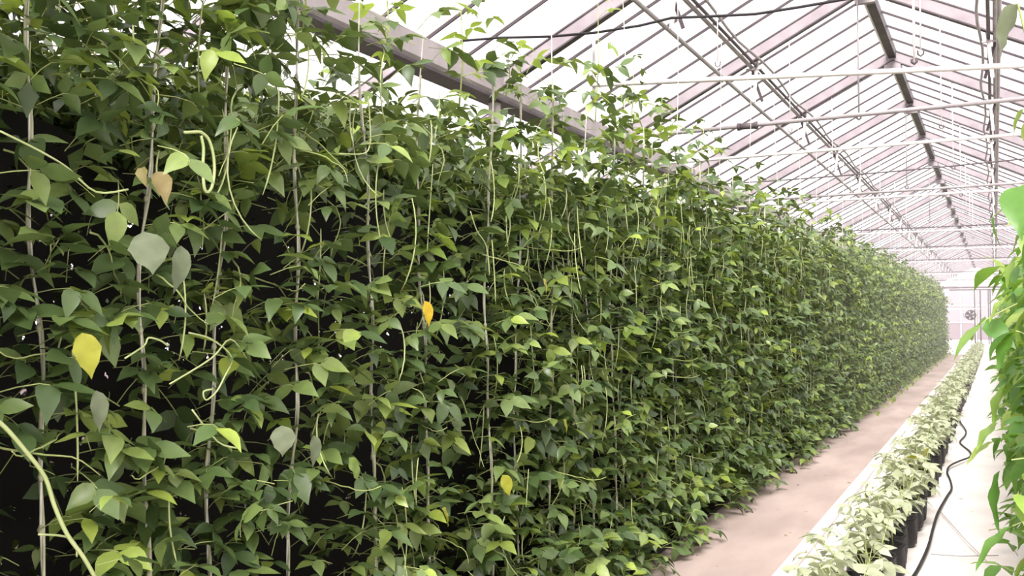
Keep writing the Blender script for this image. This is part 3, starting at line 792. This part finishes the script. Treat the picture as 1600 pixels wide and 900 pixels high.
# ---------------------------------------------------------------- drip hose and twine on the ground sheet
hp = [(1415,915),(1432,893),(1450,855),(1458,825),(1466,800),(1480,775),(1487,763),(1484,748),(1480,738),(1484,728),(1500,720),(1515,714),(1516,706),(1505,697),(1500,690),(1508,680),(1509,672),(1501,660),(1498,648),(1499,636),(1505,622),(1510,605),(1508,590),(1512,575),(1514,560)]
P = [at_z(x, y, .035) for x, y in hp]
sm_pts = []
for a in range(len(P)-1):
    p0, p1, p2, p3 = P[max(a-1,0)], P[a], P[a+1], P[min(a+2,len(P)-1)]
    for t in (0,.25,.5,.75):
        sm_pts.append(.5*((2*p1)+(-p0+p2)*t+(2*p0-5*p1+4*p2-p3)*t*t+(-p0+3*p1-3*p2+p3)*t*t*t))
b = MB(); b.tube(sm_pts, .009, 7); tag(b.build('drip_hose', M['black'], None, True), 'black drip hose snaking over the white ground sheet', 'hose')
for pp in (((1455,866),(1500,869),(1560,868)), ((1470,800),(1510,845),(1545,880))):
    b = MB(); b.tube([at_z(x, y, .03) for x, y in pp], .003, 4); tag(b.build('twine', M['grey_pipe'], None, True), 'thin loose twine lying on the white ground sheet near the hose', 'twine', 'loose twine on the sheet')

# ---------------------------------------------------------------- right plant row
XP = .30
y = 3.1; i = 0
RFOL = []
for k in range(5):
    r = random.Random(500+k); pl = []
    for _ in range(150):
        z = r.uniform(.25, 1.85)
        pl.append((r.randrange(10), (r.gauss(0,.07), r.gauss(0,.12), z), r.uniform(-3.14,3.14), r.gauss(-.2,.3), r.gauss(0,.25), r.uniform(.65,1.05)))
    RFOL.append(merge(BIG, pl, 'foliage', [M['bigleaf'], M['petiole']]))
WEST = math.pi/2
while y < 48:
    v = empty('leafy_plant', (XP + .004*y + RNG.uniform(-.02,.02), y, .02))
    if i == 0: lab = 'tall leafy plant nearest the camera at the right edge'
    elif i == 1: lab = 'second nearest tall leafy plant at the right edge'
    else: lab = 'tall bright green plant further back in the right row'
    tag(v, lab, 'plant', 'tall plants in the right row')
    put('support_string', STRINGS[i % 5], v)
    put('stem', STEMS[i % 5], v)
    f = put('foliage', RFOL[i % 5], v, rot=(0,0,RNG.uniform(-3,3))); f['kind'] = 'stuff'
    if y < 9:
        for k in range(70):
            z = RNG.uniform(.3, 1.8)
            put('leaf', RNG.choice(BIGMESH), v, (-RNG.uniform(.0,.05 if y < 3.6 else .12), RNG.gauss(0,.13), z), (RNG.gauss(-.6,.35), RNG.gauss(0,.25), WEST+RNG.gauss(0,.7)), RNG.uniform(.5,.8) if y < 3.9 else RNG.uniform(.65,1.0))
    y += RNG.uniform(.36,.44); i += 1

# loose shoots of the nearest right plant reaching into the upper right corner
v = [o for o in COL.objects if o.name.startswith('leafy_plant')][0]
def rshoot(pp, Y, r=.003):
    b = MB(); b.tube([at_y(x, y_, Y)-v.location for x, y_ in pp], r, 5); b.build('runner', M['petiole'], v, True)
rshoot(((1625,420),(1612,300),(1608,180),(1604,60),(1590,5)), 3.0)
rshoot(((1640,900),(1598,815),(1582,822)), 3.3, .003)
rshoot(((1612,300),(1585,318),(1562,330),(1553,338)), 3.0, .002)
def rleaf(px, py, Y, L, W, rot, m=M['bigleaf'], lab=None):
    o = put('leaf', blade('leaf', L, W, .35, .25, m), v, at_y(px, py, Y)-v.location, rot)
    if lab: o['label'] = lab
rleaf(1592, 6, 3.0, .16, .09, (-1.0,.2,1.1), M['greyleaf'], 'pale hanging leaf at the top of the plant')
rleaf(1600, 170, 3.0, .08, .035, (-.9,.1,1.2), M['young'], 'small lime leaf')
rleaf(1606, 190, 3.0, .07, .03, (-1.2,.1,.8), M['young'])
rleaf(1553, 338, 3.0, .09, .04, (-1.45,.2,1.4), M['bigleaf'], 'small hanging leaf on a thin stalk')
rleaf(1604, 312, 3.0, .09, .05, (-.6,.3,1.9))
rleaf(1606, 350, 3.0, .09, .04, (-.8,.0,1.6), M['young'])
rleaf(1582, 822, 3.3, .19, .07, (-.45,.3,2.04), M['bigleaf'], 'long drooping leaf over the ground sheet')
rleaf(1562, 735, 3.3, .19, .07, (-1.15,.2,1.9))
rleaf(1572, 600, 3.3, .14, .07, (-.9,.2,1.9))
rleaf(1560, 660, 3.3, .12, .06, (-.5,.2,2.1))
rleaf(1553, 690, 3.3, .12, .05, (-.3,.2,2.1), M['young'], 'pale lime leaf')
rleaf(1585, 520, 3.0, .12, .07, (-.8,.1,2.0)); rleaf(1580, 460, 3.0, .10, .06, (-.6,.1,1.8)); rleaf(1590, 400, 3.0, .10, .05, (-.9,.1,1.9))
# ---------------------------------------------------------------- damp haze in the house
HAZE = 0.010
if HAZE:
    hm = bpy.data.materials.new('damp_haze'); hm.use_nodes = True; nt = hm.node_tree
    nt.nodes.remove(nt.nodes['Principled BSDF'])
    vs = nt.nodes.new('ShaderNodeVolumeScatter'); vs.inputs['Color'].default_value = (1,.95,.96,1); vs.inputs['Density'].default_value = HAZE; vs.inputs['Anisotropy'].default_value = .2
    nt.links.new(vs.outputs[0], nt.nodes['Material Output'].inputs['Volume'])
    b = MB(); b.box(XL+.12, XRT-.12, 9.5, Y1-.1, .05, ZG-.2)
    tag(b.build('haze', hm), 'thin pale haze filling the greenhouse towards its far end', 'haze', kind='stuff')
print('leaf objects', nleaf, 'objects', len(bpy.data.objects))
